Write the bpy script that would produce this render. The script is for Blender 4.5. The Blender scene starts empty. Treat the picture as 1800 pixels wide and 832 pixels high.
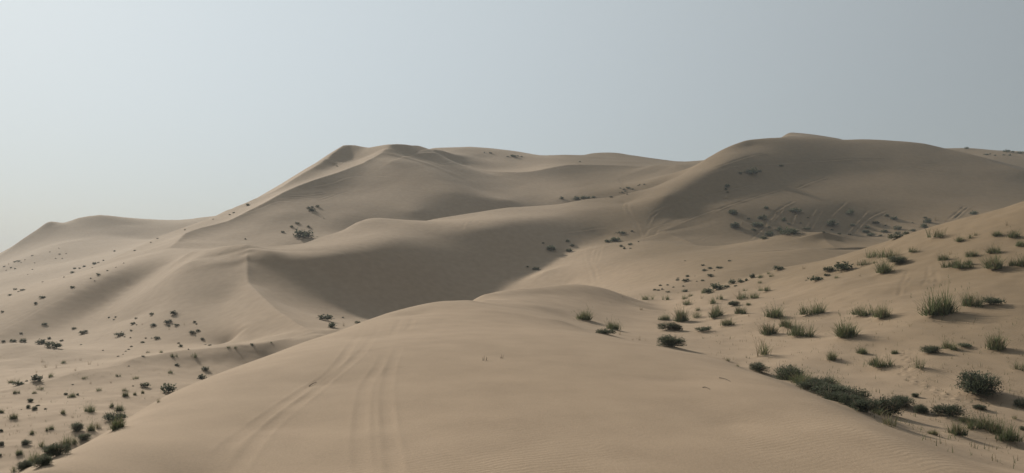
import bpy, math, random
import numpy as np

# ------------------------------------------------------------------ camera
SC = bpy.context.scene
COL = SC.collection
F, CX, HY = 1386.0, 900.0, 455.0          # focal length, centre column and horizon row in photo pixels
cam_data = bpy.data.cameras.new("camera")
cam_data.sensor_width = 36.0
cam_data.lens = 36.0 * F / 1800.0
cam_data.shift_y = (HY - 416.0) / 1800.0
cam_data.clip_start = 0.1
cam_data.clip_end = 20000.0
cam = bpy.data.objects.new("camera", cam_data)
COL.objects.link(cam)
cam.location = (0, 0, 0)
cam.rotation_euler = (math.radians(90), 0, 0)
SC.camera = cam

# ------------------------------------------------------------------ world, sun, exposure
SUN_EL, SUN_AZ = math.radians(26.2), math.radians(-38)     # azimuth from +Y (view direction), negative = left
world = bpy.data.worlds.new("World")
SC.world = world
world.use_nodes = True
wn = world.node_tree
sky = wn.nodes.new("ShaderNodeTexSky")
sky.sky_type = 'NISHITA'
sky.sun_disc = False
sky.sun_elevation = SUN_EL
sky.sun_rotation = SUN_AZ
sky.altitude = 100
sky.air_density = 1.0
sky.dust_density = 0.6
sky.ozone_density = 1.5
wn.nodes["Background"].inputs[1].default_value = 0.13
def wmath(op, a, b=None):
    n_ = wn.nodes.new("ShaderNodeMath"); n_.operation = op
    for k, v in enumerate((a, b)):
        if v is None:
            continue
        if isinstance(v, (int, float)):
            n_.inputs[k].default_value = v
        else:
            wn.links.new(v, n_.inputs[k])
    return n_.outputs[0]
# dust veil over the clear sky: brighter towards the sun, duller and less blue low down
tc = wn.nodes.new("ShaderNodeTexCoord")
sep = wn.nodes.new("ShaderNodeSeparateXYZ")
wn.links.new(tc.outputs["Generated"], sep.inputs[0])
dot = wn.nodes.new("ShaderNodeVectorMath"); dot.operation = 'DOT_PRODUCT'
dot.inputs[1].default_value = (math.sin(SUN_AZ) * math.cos(SUN_EL), math.cos(SUN_AZ) * math.cos(SUN_EL), math.sin(SUN_EL))
wn.links.new(tc.outputs["Generated"], dot.inputs[0])
glow = wmath('POWER', wmath('MAXIMUM', dot.outputs["Value"], 0.0), 1.6)
lum = wmath('ADD', wmath('MULTIPLY', glow, 3.6), 1.8)
low = wmath('EXPONENT', wmath('MULTIPLY', wmath('MAXIMUM', sep.outputs[2], 0.0), -12.0))
lum = wmath('MULTIPLY', lum, wmath('SUBTRACT', 1.0, wmath('MULTIPLY', low, 0.32)))
tint = wn.nodes.new("ShaderNodeMix"); tint.data_type = 'RGBA'
tint.inputs[6].default_value = (0.915, 1.0, 1.03, 1)
tint.inputs[7].default_value = (0.935, 1.0, 1.0, 1)
wn.links.new(low, tint.inputs[0])
vec = wn.nodes.new("ShaderNodeVectorMath"); vec.operation = 'SCALE'
wn.links.new(tint.outputs[2], vec.inputs[0]); wn.links.new(lum, vec.inputs[3])
veil = wn.nodes.new("ShaderNodeMix"); veil.data_type = 'RGBA'
veil.inputs[0].default_value = 0.92
wn.links.new(sky.outputs[0], veil.inputs[6]); wn.links.new(vec.outputs[0], veil.inputs[7])
wn.links.new(veil.outputs[2], wn.nodes["Background"].inputs[0])

sun_data = bpy.data.lights.new("sun", 'SUN')
sun_data.energy = 5.0
sun_data.angle = math.radians(3.0)
sun_data.color = (1.0, 0.93, 0.82)
sun = bpy.data.objects.new("sun", sun_data)
COL.objects.link(sun)
sun.location = (-60, 40, 80)
sun.rotation_euler = (math.pi / 2 - SUN_EL, 0, math.pi - SUN_AZ)

SC.view_settings.view_transform = 'Standard'
SC.view_settings.look = 'None'
SC.view_settings.gamma = 1.0
SC.view_settings.use_curve_mapping = False
SC.view_settings.exposure = 0.1
SC.cycles.use_denoising = True
SC.cycles.max_bounces = 4
SC.cycles.diffuse_bounces = 3
SC.cycles.volume_bounces = 1
SC.cycles.transparent_max_bounces = 6

# ------------------------------------------------------------------ terrain height from surveyed lines
# every line: points (column, row, distance); a point's height follows from its distance
LINES, CREASES = [], []
def L(*pts, smooth=True):
    LINES.append((list(pts), smooth))
def CR(amount):
    CREASES.append((len(LINES), amount))          # the next line is a sharp crest
# -- the near spur: ground under the viewer, its left rim, nose and right rim
G0 = [(-9, -2.2), (0, -2.35), (5, -2.6), (8, -2.8), (11, -2.95), (14.5, -2.93), (19, -2.82), (28, -2.52), (36.5, -2.40)]
for x0, dz in ((-4.5, -.22), (0, 0), (4, -.12)):
    for y_, z_ in G0:
        xx = x0 * (0.8 if y_ > 25 else 1)
        LINES.append(([('w', xx - 0.9 * (y_ > 20), y_, z_ + (dz if y_ < 25 or x0 < 1 else -0.2 - .04 * (y_ - 30)))], False))
RIM = [(72, 831, 13), (100, 812, 14), (135, 793, 15.3), (180, 772, 17), (227, 746, 19), (267, 717, 21), (312, 685, 23.2), (380, 656, 26), (470, 624, 30), (525, 604, 32.5), (595, 582, 35), (635, 567, 36.7), (675, 553, 38), (712, 543, 39), (755, 534, 40.5), (822, 528, 42), (860, 538, 41), (900, 543, 40.5), (950, 553, 39.5), (1000, 569, 38), (1050, 586, 35.5), (1100, 598, 33.3), (1149, 608, 31.5), (1213, 620, 29), (1275, 635, 26.7), (1310, 651, 25), (1351, 665, 23.3), (1397, 685, 21.5), (1444, 706, 20), (1495, 735, 18.3), (1524, 753, 17.2), (1553, 771, 16.3), (1598, 797, 15.3), (1700, 836, 14.2)]
L(*[(a, b, y_ * (.78 + (y_ - 13) / 29 * .27)) for a, b, y_ in RIM])
# sides falling away from the spur (left: to the valley, right: to the shelf)
for x_, y_, z_ in ((-8.2, 8.5, -3.9), (-10.3, 12.5, -5.0), (-12, 19, -5.8), (-13.5, 27, -6.4), (-13, 34, -6.2), (-10, 41, -5.6), (-6, 47, -5.0), (-15.5, 18, -8.0), (-17, 26, -8.4), (-18, 34, -8.6), (-15, 43, -8.5), (-10, 50, -8.3), (-14, 8, -7.0), (-20, 10, -8.6),
                   (-13, 0, -5.0), (-14, -9, -4.6), (-24, 0, -8), (-24, -9, -7.5)):
    LINES.append(([('w', x_, y_, z_)], False))
for x_, y_, z_ in ((8.2, 13.5, -3.55), (8.4, 17, -3.75), (8.6, 20.5, -3.9), (8.3, 25, -3.95), (8.2, 29.5, -4.0), (7.8, 34.5, -3.95), (6, 42, -3.8), (9, 10, -3.4), (12, 12, -4.0), (10, 0, -3.0), (10, -9, -2.8), (20, 0, -3.4), (20, -9, -3.0), (22, 8, -3.7)):
    LINES.append(([('w', x_, y_, z_)], False))
# -- second hump behind the spur nose
L((850, 519, 53), (872, 514, 55), (905, 509, 57), (950, 505, 59), (980, 501, 61), (1010, 500, 62), (1045, 504, 63), (1070, 510, 63.5), (1100, 521, 63), (1137, 536, 61), (1165, 550, 58))
L((850, 528, 48), (937, 536, 47), (975, 550, 46), (1010, 562, 45), (1050, 575, 43))
L((900, 520, 53), (960, 517, 56), (1020, 520, 57), (1060, 535, 55), (1090, 553, 51), (1110, 572, 46))
for x_, y_, z_ in ((-3, 62, -5.2), (3, 72, -4.6), (9, 78, -4.0), (-6, 56, -5.4), (-2, 85, -6.6), (6, 92, -5.6), (-8, 70, -7.6), (-12, 62, -8.4), (12, 88, -3.8)):
    LINES.append(([('w', x_, y_, z_)], False))
# -- right shelf and shrub slope up to the ridge
L((1450, 672, 25.5), (1400, 640, 29.5), (1350, 620, 33), (1300, 603, 36.5), (1250, 588, 40.5), (1210, 568, 47), (1180, 550, 55), (1150, 532, 67))
L((1800, 790, 18.5), (1750, 770, 18.8), (1700, 735, 20.5), (1620, 700, 23), (1560, 660, 26.5), (1480, 620, 31), (1400, 585, 37.5), (1330, 560, 44), (1270, 540, 52), (1220, 523, 63))
L((1800, 690, 23.3), (1720, 660, 25.3), (1640, 620, 29), (1560, 590, 33), (1480, 560, 39.5), (1400, 535, 47.5), (1330, 517, 58), (1270, 507, 68))
L((1800, 610, 28.5), (1720, 570, 32.5), (1640, 545, 36), (1550, 525, 42), (1470, 505, 49), (1400, 494, 58), (1340, 490, 68))
L((1800, 510, 37.5), (1700, 505, 40), (1600, 497, 44.5), (1520, 482, 52), (1450, 474, 60), (1390, 476, 69))
L((1800, 430, 46.5), (1700, 440, 48.5), (1600, 450, 52.5), (1520, 455, 59))
L((1960, 318, 54), (1800, 355, 57), (1713, 380, 59), (1645, 397.5, 60.5), (1586, 416, 62.5), (1528, 436, 65), (1450, 458, 69), (1378, 472, 73), (1353, 481, 74), (1295, 495, 76), (1246, 512, 78))
for px, dy, dz in ((1960, 14, -2.4), (1800, 14, -2.8), (1700, 14, -2.8), (1600, 13, -2.6), (1500, 12, -1.7), (1420, 11, -1.0)):
    y_ = 66 + dy; LINES.append(([('w', (px - CX) / F * y_, y_, 4.4 - (1800 - px) * .0132 + dz)], False))
# -- pale basin floor and the middle dune
L((1000, 497, 124), (1060, 497, 112), (1110, 500, 101), (1160, 497, 93), (1220, 487, 88), (1290, 474, 87), (1350, 462, 89))
L((960, 478, 134), (1010, 470, 132), (1080, 467, 122), (1150, 462, 112), (1230, 455, 105), (1320, 446, 101), (1420, 436, 100))
L((1030, 440, 148), (1090, 430, 146), (1150, 425, 143), (1210, 431, 136), (1260, 437, 127))
CR(.009); L((1130, 405, 160), (1165, 408, 157.5), (1200, 419, 151), (1235, 434, 141), (1275, 432, 132), (1320, 425, 126), (1362, 416, 124), (1400, 410.5, 123), (1425, 409, 122), (1450, 410.5, 122), (1480, 413, 124), (1512, 417, 125), (1560, 422, 126), (1600, 425, 126))
CR(.008); L((1445, 412, 120), (1457, 427, 114), (1480, 440, 108))
L((1500, 432, 112), (1540, 436, 110))
for a in ((1330, 432, 137), (1400, 425, 139), (1480, 428, 143), (1560, 432, 143)): L(a)
L((1560, 455, 92), (1700, 425, 92), (1850, 400, 92), (2000, 380, 92))
# pit behind the basin rim / foot of the tall dune
L((1215, 414, 155), (1240, 428, 147), (1290, 425, 150), (1340, 418, 154), (1400, 410, 157), (1460, 409, 159.5), (1530, 409, 160.5), (1600, 403, 159), (1700, 390, 159), (1850, 368, 157))
# -- tall dune: crest, shoulder, face
CR(.005); L((1250, 274, 210), (1275, 261, 213), (1312, 247.5, 217), (1350, 243, 221), (1400, 242, 225), (1437, 243, 228), (1472, 247, 231), (1512, 246, 231), (1550, 247, 230), (1587, 249, 229), (1625, 252.5, 227), (1670, 263, 223), (1717, 274, 217), (1762, 290, 209), (1800, 302, 203), (1900, 330, 198), (2050, 365, 186))
L((1240, 350, 175), (1300, 325, 184), (1370, 310, 191), (1450, 303, 197), (1540, 303, 199), (1620, 310, 196), (1700, 322, 191), (1800, 343, 182))
L((1190, 380, 167.5), (1280, 370, 168), (1370, 362, 170.5), (1460, 357, 173), (1550, 355, 175), (1640, 357, 174), (1750, 362, 171), (1850, 372, 166))
L((1318, 257, 213), (1275, 290, 193), (1225, 315, 184), (1170, 345, 174))
# -- mid crest K running from the left knee up to the tall dune
CR(.013); L((338, 442, 133), (362, 439, 131), (390, 434.5, 128), (432, 432, 125), (470, 436, 127), (500, 433, 131), (535, 428.5, 136), (565, 416, 144), (600, 405, 152), (625, 392, 157), (645, 385, 160), (665, 382.5, 162), (687, 385, 165), (720, 389, 169), (745, 389, 171), (775, 384, 174), (850, 372.5, 178), (895, 365.5, 181), (950, 363, 184), (985, 360, 186), (1030, 351.5, 188), (1070, 347, 188), (1100, 340, 188), (1150, 327, 192), (1200, 306, 200), (1235, 285, 206), (1262, 269, 211))
L((440, 440, 122), (475, 443, 120.5), (512, 451, 119.5), (555, 453, 119.5), (600, 447, 122.5), (640, 440, 127), (675, 427, 134), (700, 419, 139), (760, 414, 146), (850, 404, 152), (900, 391, 159), (950, 383, 165), (1000, 375, 171), (1050, 366, 176), (1100, 357, 180))
L((450, 500, 109), (500, 537, 101.5), (545, 560, 92.5), (590, 580, 84))
L((605, 563, 102), (650, 560, 107.5), (720, 554, 114.5), (800, 537, 122), (880, 510, 130.5), (940, 478, 140), (1000, 443, 151), (1060, 415, 160))
L((640, 580, 90), (700, 575, 97), (800, 555, 109), (900, 525, 121))
# nose crest below the knee
CR(.021); L((434.5, 437, 123.5), (434, 458, 118), (434.5, 478, 113), (437, 498, 108), (460, 522, 99.5), (487, 546, 91), (525, 571, 82.5), (560, 588, 77))
# -- left slope below the knee
L((380, 470, 117), (390, 500, 110), (400, 530, 104), (410, 560, 95), (425, 585, 87), (440, 600, 82.5))
L((332, 462, 122), (312, 490, 116), (302, 520, 109), (301, 550, 102), (305, 580, 95), (310, 605, 88.5))
L((275, 446, 147), (225, 467, 138), (175, 494, 129.2), (125, 520, 121.2), (50, 560, 110.5), (0, 587, 103.5), (-150, 650, 90))
L((310, 455, 137), (265, 481, 133.5), (230, 503, 129.5), (190, 532, 122), (150, 556, 115), (60, 592, 104), (0, 605, 99.5))
L((230, 560, 107), (190, 585, 100), (150, 605, 94), (80, 618, 90))
L((0, 605, 82), (25, 602, 82), (50, 605, 81.5), (105, 615, 80))
L((0, 640, 72), (60, 645, 70), (120, 640, 72.5), (200, 628, 77), (300, 612, 84), (400, 606, 88))
# -- low ridge across the valley and its front
CR(.006); L((-150, 712, 46), (0, 686, 51.5), (57, 671, 54.5), (100, 664, 56.5), (140, 652, 59), (205, 640, 62), (250, 627, 65), (325, 616, 68), (400, 610, 70.5), (450, 606, 73), (475, 602, 74), (550, 588, 78), (590, 581, 81))
L((0, 715, 45), (75, 705, 47.5), (150, 693, 50.5), (220, 682, 54), (300, 668, 58), (350, 662, 61.5), (410, 648, 66), (470, 632, 71))
L((0, 731, 41), (75, 720, 43.5), (150, 710, 46), (200, 704, 48), (250, 693, 51), (285, 689, 52.5))
L((0, 775, 35), (80, 765, 36.5), (150, 750, 38.5), (220, 728, 42))
L((-100, 850, 29), (0, 822, 31), (60, 800, 32.5), (110, 790, 33))
# -- main dune
CR(.012); L((400, 369, 209), (475, 339.5, 226), (515, 316, 236), (555, 292, 246), (585, 270, 256), (605, 255, 264), (622, 255, 264), (642, 260, 260), (672, 255.5, 254), (687, 254, 250), (710, 254, 252), (745, 259.5, 262), (775, 264, 268))
CR(.020); L((685, 256, 249), (670, 270, 243), (640, 286, 235), (600, 301, 224.5), (555, 315, 214.5), (525, 325, 208.5), (495, 340, 202), (450, 365, 192.5), (400, 387, 183), (350, 400, 176), (325, 410, 171), (312, 424, 164.5), (295, 437, 157))
CR(.007); L((375, 381, 203), (330, 398, 196), (280, 416, 189), (205, 450, 174), (120, 484, 160), (75, 495, 154), (25, 509, 145), (0, 519, 140), (-150, 575, 120))
L((610, 275, 256), (575, 297, 244), (520, 325, 229), (450, 357, 211), (390, 382, 197))
L((620, 330, 213), (560, 350, 201), (500, 375, 188), (430, 402, 176.5), (370, 423, 165))
L((640, 372, 193), (580, 395, 181), (520, 420, 168), (460, 434, 159), (390, 437, 154))
L((690, 285, 233), (700, 315, 219), (715, 345, 205), (730, 372, 193))
L((720, 275, 243), (760, 305, 225), (800, 340, 208), (835, 362, 203))
L((790, 283, 251), (815, 305, 238), (850, 335, 222), (890, 352, 213))
# bowl rim, bowl face, plateau, skyline behind
CR(.008); L((745, 268, 266), (790, 281, 263), (850, 300, 252), (912, 303, 248), (950, 299, 250), (1000, 289, 258), (1037, 288.5, 262), (1087, 290, 264), (1137, 292, 262), (1190, 290, 256))
L((900, 330, 231), (960, 328, 232), (1020, 322, 235), (1080, 320, 233), (1130, 318, 229), (1180, 306, 222))
L((950, 350, 219), (1010, 345, 219), (1060, 338, 219), (1110, 330, 218), (1150, 320, 217))
CR(.006); L((762, 260.5, 300), (792, 261, 306), (820, 259, 312), (850, 260.5, 314), (900, 265.5, 314), (950, 274, 310), (990, 273, 314), (1025, 273.5, 320), (1045, 270, 326), (1065, 269, 326), (1090, 270, 322), (1125, 275, 316), (1185, 283, 304), (1235, 285, 292), (1300, 285, 284))
L((850, 278, 281), (920, 285, 279), (980, 281, 287), (1040, 282, 289), (1100, 284, 287))
# far dune left
CR(.008); L((-150, 520, 300), (0, 449, 318), (35, 425, 322), (70, 401, 326), (86, 389.5, 328), (112, 391, 329), (140, 382, 331), (175, 377.5, 333), (200, 379.5, 335), (240, 384, 340), (288, 386.5, 345), (320, 386, 347), (375, 380, 350), (430, 376, 350))
L((0, 480, 262), (60, 450, 276), (120, 425, 296), (180, 415, 305), (225, 418, 306), (265, 420, 305))
L((0, 505, 215), (60, 480, 232), (120, 462, 250), (180, 443, 268), (240, 428, 282))
L((225, 395, 325), (250, 405, 318), (275, 412, 312))
# behind the tall dune: far lit peak and the shrubby skyline on the far right
L((1365, 246, 300), (1387, 240.5, 300), (1425, 245.5, 300))
CR(.003); L((1330, 262, 316), (1360, 249, 319), (1376, 241, 322), (1387.5, 233.5, 325), (1405, 236.5, 326), (1425, 240.5, 327), (1450, 247, 328), (1480, 256, 329))
L((1640, 262, 300), (1700, 261, 300), (1750, 265, 298), (1800, 267.5, 296), (1900, 275, 290), (2050, 290, 282))
L((1740, 281, 262), (1790, 291, 252), (1880, 310, 240))
# hidden hollows and the land beyond the skyline
for px, py, y_ in ((900, 395, 200), (1000, 388, 203), (800, 405, 188), (680, 425, 176), (580, 445, 157), (480, 450, 141), (1100, 368, 205), (1180, 332, 207),
                   (1250, 300, 235), (1320, 290, 250), (1400, 290, 255), (1480, 290, 260), (1560, 290, 258), (1640, 290, 255), (1400, 262, 300),
                   (300, 440, 215), (200, 470, 190), (100, 500, 175), (420, 400, 300), (500, 390, 320), (350, 410, 290),
                   (600, 300, 310), (680, 300, 310), (560, 330, 290), (760, 275, 310)):
    LINES.append(([(px, py, y_)], False))
for px in range(-300, 2200, 170):
    LINES.append(([(px, 405 if px > 250 else 470, 390)], False)); LINES.append(([(px, 440 if px > 250 else 480, 460)], False))
Y0 = 12.0
def to_world(p):
    if p[0] == 'w':
        return p[1:]
    return ((p[0] - CX) / F * p[2], p[2], (HY - p[1]) / F * p[2])

def densify(pts, smooth, step=0.025):
    W = np.array([to_world(p) for p in pts], float)
    U = np.stack([W[:, 0] / (W[:, 1] + Y0), np.log(W[:, 1] + Y0), W[:, 2] / (W[:, 1] + Y0)], 1)
    if len(U) == 1:
        return U
    out = []
    n = len(U)
    for i in range(n - 1):
        p0, p1, p2, p3 = U[max(i - 1, 0)], U[i], U[i + 1], U[min(i + 2, n - 1)]
        d = np.hypot(*(p2 - p1)[:2])
        k = max(1, int(math.ceil(d / step)))
        for j in range(k):
            t = j / k
            a = 0.5 * (2 * p1 + (p2 - p0) * t + (2 * p0 - 5 * p1 + 4 * p2 - p3) * t * t + (3 * p1 - p0 - 3 * p2 + p3) * t ** 3)
            lin = p1 + (p2 - p1) * t
            out.append(0.6 * a + 0.4 * lin)
    out.append(U[-1])
    return np.array(out)

CP = np.concatenate([densify(p, s) for p, s in LINES])
# drop near-duplicate points so the system stays well conditioned
keep = []
for i in range(len(CP)):
    if all((CP[i, 0] - CP[j, 0]) ** 2 + (CP[i, 1] - CP[j, 1]) ** 2 > 0.008 ** 2 for j in keep):
        keep.append(i)
CP = CP[keep]
MQ = 0.005
def kern(A, B):
    r2 = (A ** 2).sum(1)[:, None] + (B ** 2).sum(1)[None] - 2 * A @ B.T
    np.maximum(r2, 0, out=r2)
    r2 += MQ * MQ
    np.sqrt(r2, out=r2)
    return r2
# sharp crests: a tent along the line that the smooth fit then works around
CRW = 0.05
def crease(Qp):
    out = np.zeros(len(Qp))
    for k, amt in CREASES:
        P = densify(*LINES[k], step=0.02)[:, :2]
        lo, hi = P.min(0) - 4 * CRW, P.max(0) + 4 * CRW
        m = np.nonzero(((Qp > lo) & (Qp < hi)).all(1))[0]
        q = Qp[m]
        best, par = np.full(len(m), 9.0), np.zeros(len(m))
        for i in range(len(P) - 1):
            d = P[i + 1] - P[i]
            t = np.clip(((q - P[i]) @ d) / (d @ d), 0, 1)
            r = np.hypot(q[:, 0] - P[i, 0] - t * d[0], q[:, 1] - P[i, 1] - t * d[1])
            b = r < best
            best[b] = r[b]; par[b] = (i + t[b]) / (len(P) - 1)
        ends = np.clip(np.minimum(par, 1 - par) / 0.12, 0, 1)
        x = best / CRW
        w = np.exp(-x) * np.clip(1 - (x / 4) ** 2, 0, 1)
        out[m] += amt * ends * ends * (3 - 2 * ends) * w
    return out
n = len(CP)
A = np.zeros((n + 3, n + 3))
A[:n, :n] = -kern(CP[:, :2], CP[:, :2]) + 0.0005 * np.eye(n) * 1.0
A[:n, n:] = np.c_[np.ones(n), CP[:, :2]]
A[n:, :n] = A[:n, n:].T
sol = np.linalg.solve(A, np.r_[CP[:, 2] - crease(CP[:, :2]), 0, 0, 0])

# grid: columns fan out from a point behind the viewer, rows get coarser with distance
def rows():
    ky = [-10, 6, 11, 25, 45, 60, 110, 220, 262, 345, 420, 700, 2200]
    kd = [.6, .3, .055, .065, .15, .26, .27, .36, .8, 1.2, 8, 40, 160]
    y, out = -10.0, []
    while y < 2200:
        out.append(y)
        y += float(np.interp(y, ky, kd))
    return np.array(out)
def cols():
    inner = np.arange(-0.70, 0.7001, 0.00168)
    o, s, out = 0.70, 0.003, []
    while o < 1.0:
        o += s; s *= 1.12; out.append(o)
    out = np.array(out)
    return np.r_[-out[::-1], inner, out]
GY, GU = rows(), cols()
NR, NC = len(GY), len(GU)
W_ = np.log(GY + Y0)
QU, QW = np.meshgrid(np.clip(GU, -0.85, 0.85), np.minimum(W_, math.log(480 + Y0)))
Q = np.stack([QU.ravel(), QW.ravel()], 1)
V = np.empty(len(Q))
for i in range(0, len(Q), 40000):
    q = Q[i:i + 40000]
    V[i:i + 40000] = -kern(q, CP[:, :2]) @ sol[:n] + sol[n] + q @ sol[n + 1:]
V += crease(Q)
PX = (GY[:, None] + Y0) * GU[None]
PY = np.repeat(GY[:, None], NC, 1)
PZ = V.reshape(NR, NC) * (np.minimum(PY, 480) + Y0)

def smoothstep(a, b, x):
    t = np.clip((x - a) / (b - a), 0, 1)
    return t * t * (3 - 2 * t)

def vnoise(x, y, seed):
    """smooth value noise"""
    r = np.random.RandomState(seed).rand(256, 256)
    xi, yi = np.floor(x).astype(int), np.floor(y).astype(int)
    fx, fy = x - xi, y - yi
    fx, fy = fx * fx * fx * (fx * (fx * 6 - 15) + 10), fy * fy * fy * (fy * (fy * 6 - 15) + 10)
    a, b = r[xi % 256, yi % 256], r[(xi + 1) % 256, yi % 256]
    c, d = r[xi % 256, (yi + 1) % 256], r[(xi + 1) % 256, (yi + 1) % 256]
    return (a * (1 - fx) + b * fx) * (1 - fy) + (c * (1 - fx) + d * fx) * fy - 0.5

far = smoothstep(400, 520, PY)
rolling = -9 + 9 * vnoise(PX / 260, PY / 200, 5) + 5 * vnoise(PX / 90, PY / 70, 6)
PZ = PZ * (1 - far) + rolling * far
amp = np.clip(PY / 90.0, 0.12, 1.6)
PZ += amp * (0.26 * vnoise(PX / 17 + PY / 30, PY / 14 - PX / 40, 1) + 0.07 * vnoise(PX / 6 - PY / 14, PY / 7 + PX / 20, 2))
shelf = smoothstep(7.5, 10, PX) * smoothstep(75, 55, PY) * smoothstep(8, 14, PY) + smoothstep(-13, -17, PX) * smoothstep(90, 70, PY)
PZ += shelf * (0.20 * vnoise(PX / 2.4, PY / 2.8, 3) + 0.035 * vnoise(PX / .6, PY / .7, 4))

def ground(x, y):
    """height of the sand at world x, y (arrays)"""
    x, y = np.asarray(x, float), np.asarray(y, float)
    u = x / (y + Y0)
    fi = np.interp(y, GY, np.arange(NR)); fj = np.interp(u, GU, np.arange(NC))
    i, j = np.minimum(fi.astype(int), NR - 2), np.minimum(fj.astype(int), NC - 2)
    a, b = fi - i, fj - j
    return (PZ[i, j] * (1 - a) * (1 - b) + PZ[i + 1, j] * a * (1 - b) + PZ[i, j + 1] * (1 - a) * b + PZ[i + 1, j + 1] * a * b)

MARCH = np.concatenate([np.arange(6, 50, 0.05), np.arange(50, 130, 0.12), np.arange(130, 420, 0.3)])
def hit(px, py, ymin=6.0):
    """where the sight line through a photo pixel meets the sand"""
    u, c = (px - CX) / F, (HY - py) / F
    ys = MARCH[MARCH >= ymin]
    d = ground(u * ys, ys) - c * ys
    k = np.nonzero(d > 0)[0]
    if len(k) == 0:
        return None
    y = ys[k[0]]
    return (u * y, y, float(ground(u * y, y)))
# ------------------------------------------------------------------ marks in the sand: tyre ruts, footprints, plant mounds
def crop(ox, oy, s, pts):
    return [(ox + p[0] / s, oy + p[1] / s) + tuple(p[2:]) for p in pts]

RUTS = []
def R(ox, oy, s, *lines, depth=1.0):
    for l in lines:
        RUTS.append((crop(ox, oy, s, l), depth))
S1 = 3.0586
R(400, 560, S1, [(728, 860), (712, 700), (712, 600), (722, 480), (745, 360), (815, 260), (865, 150), (905, 50), (930, 5)],
  [(905, 870), (875, 650), (858, 500), (855, 380), (885, 240), (940, 120), (985, 30), (1000, -5)],
  [(30, 840), (190, 625), (320, 510), (440, 415), (540, 335), (690, 215), (760, 130), (830, 20)],
  [(-90, 800), (0, 690), (140, 580), (290, 470), (410, 390), (520, 320), (600, 240), (690, 110), (750, 25)], depth=0.36)
R(850, 400, 4, [(740, 130), (710, 170), (710, 220), (740, 300), (770, 400)], [(800, 110), (765, 180), (755, 240), (770, 300)],
  [(830, 110), (790, 200), (780, 270), (820, 400)], [(850, 100), (825, 180), (800, 260)], [(880, 420), (1000, 350), (1180, 240), (1300, 150)],
  [(590, 340), (720, 280)], [(100, 150), (400, 220), (600, 270)], [(930, 420), (1080, 330), (1240, 220)], depth=0.95)
R(850, 230, 4, [(1000, 490), (980, 540), (1000, 600)], [(1030, 490), (1020, 550), (1080, 650), (1120, 760)], [(1140, 620), (1200, 570), (1350, 510), (1700, 430), (1800, 400)],
  [(1150, 690), (1190, 610), (1240, 570)], [(1380, 650), (1600, 570), (1720, 530)], [(1120, 760), (1160, 700), (1300, 650)], [(1200, 740), (1230, 700), (1320, 680)],
  [(1510, 780), (1600, 740), (1700, 745)], [(300, 760), (600, 715), (900, 680)], depth=0.95)
R(1250, 220, 4, [(0, 495), (150, 455), (300, 420)], [(0, 625), (150, 560), (400, 480), (560, 430)], [(270, 815), (370, 720), (450, 620), (600, 530)], [(320, 785), (420, 690), (520, 580)],
  [(300, 800), (480, 600)], [(760, 745), (850, 640), (960, 540)], [(950, 770), (1050, 660), (1110, 600)], [(1000, 775), (1100, 665), (1240, 600)],
  [(1670, 670), (1790, 570)], [(1710, 668), (1810, 580)], [(660, 730), (740, 590)], [(570, 700), (590, 640), (650, 600)], [(700, 740), (780, 600)],
  [(0, 340), (200, 285), (500, 275), (800, 255), (1100, 240), (1400, 262), (1700, 300), (1780, 305)], [(0, 310), (300, 215), (400, 200)], [(600, 450), (720, 400), (820, 370)],
  [(1280, 270), (1500, 320), (1660, 335)], depth=1.6)
R(400, 220, 4, [(0, 660), (200, 600), (350, 540), (500, 545), (640, 540), (780, 490), (920, 455)], [(360, 520), (500, 510), (640, 520), (760, 480)], [(420, 500), (600, 490), (700, 470)],
  [(500, 450), (700, 420), (850, 370), (1000, 360), (1200, 370)], [(1440, 300), (1550, 280), (1700, 295), (1800, 310)], [(1480, 285), (1600, 262), (1800, 290)],
  [(1660, 740), (1670, 700), (1700, 670)], [(1720, 690), (1750, 660)], [(1760, 700), (1790, 670)], depth=0.95)
R(400, 416, 4, [(700, 60), (830, 130), (1000, 340), (1150, 440)], [(740, 65), (870, 130), (1060, 340), (1200, 470)], [(850, 430), (1000, 530)], depth=0.8)
R(0, 520, 4, [(0, 245), (150, 175), (300, 85), (470, 5)], [(0, 222), (200, 118), (400, 28)], [(590, 300), (720, 130), (860, 0)], [(640, 220), (740, 120), (800, 40)],
  [(590, 400), (830, 200), (1060, 10)], [(640, 360), (840, 190)], depth=0.95)
R(1450, 380, 5.137, [(660, 740), (690, 640), (730, 540), (760, 480)], [(720, 650), (790, 550)], [(870, 650), (930, 560), (935, 440)], [(940, 600), (980, 520)], [(1020, 600), (1000, 500)], depth=0.6)

def smooth_path(P, step):
    P = np.array(P, float)
    out = []
    for i in range(len(P) - 1):
        p0, p1, p2, p3 = P[max(i - 1, 0)], P[i], P[i + 1], P[min(i + 2, len(P) - 1)]
        k = max(1, int(np.hypot(*(p2 - p1)) / step))
        for j in range(k):
            t = j / k
            out.append(0.5 * (2 * p1 + (p2 - p0) * t + (2 * p0 - 5 * p1 + 4 * p2 - p3) * t * t + (3 * p1 - p0 - 3 * p2 + p3) * t ** 3))
    out.append(P[-1])
    return np.array(out)

DELTA = np.zeros_like(PZ)
def window(x0, x1, y0, y1):
    i0, i1 = np.searchsorted(GY, [y0, y1])
    u = [x / (y + Y0) for x in (x0, x1) for y in (y0, y1)]
    j0, j1 = np.searchsorted(GU, [min(u), max(u)])
    return slice(max(i0 - 1, 0), i1 + 1), slice(max(j0 - 1, 0), j1 + 1)

def press_rut(px_path, depth):
    pts = []
    for px, py in smooth_path(px_path, 12):
        h = hit(px, py)
        if h is None or (pts and abs(h[1] - pts[-1][1]) > 0.12 * h[1]):
            if len(pts) > 1:
                _press(pts, depth)
            pts = [] if h is None else [h]
            continue
        pts.append(h)
    if len(pts) > 1:
        _press(pts, depth)

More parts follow.
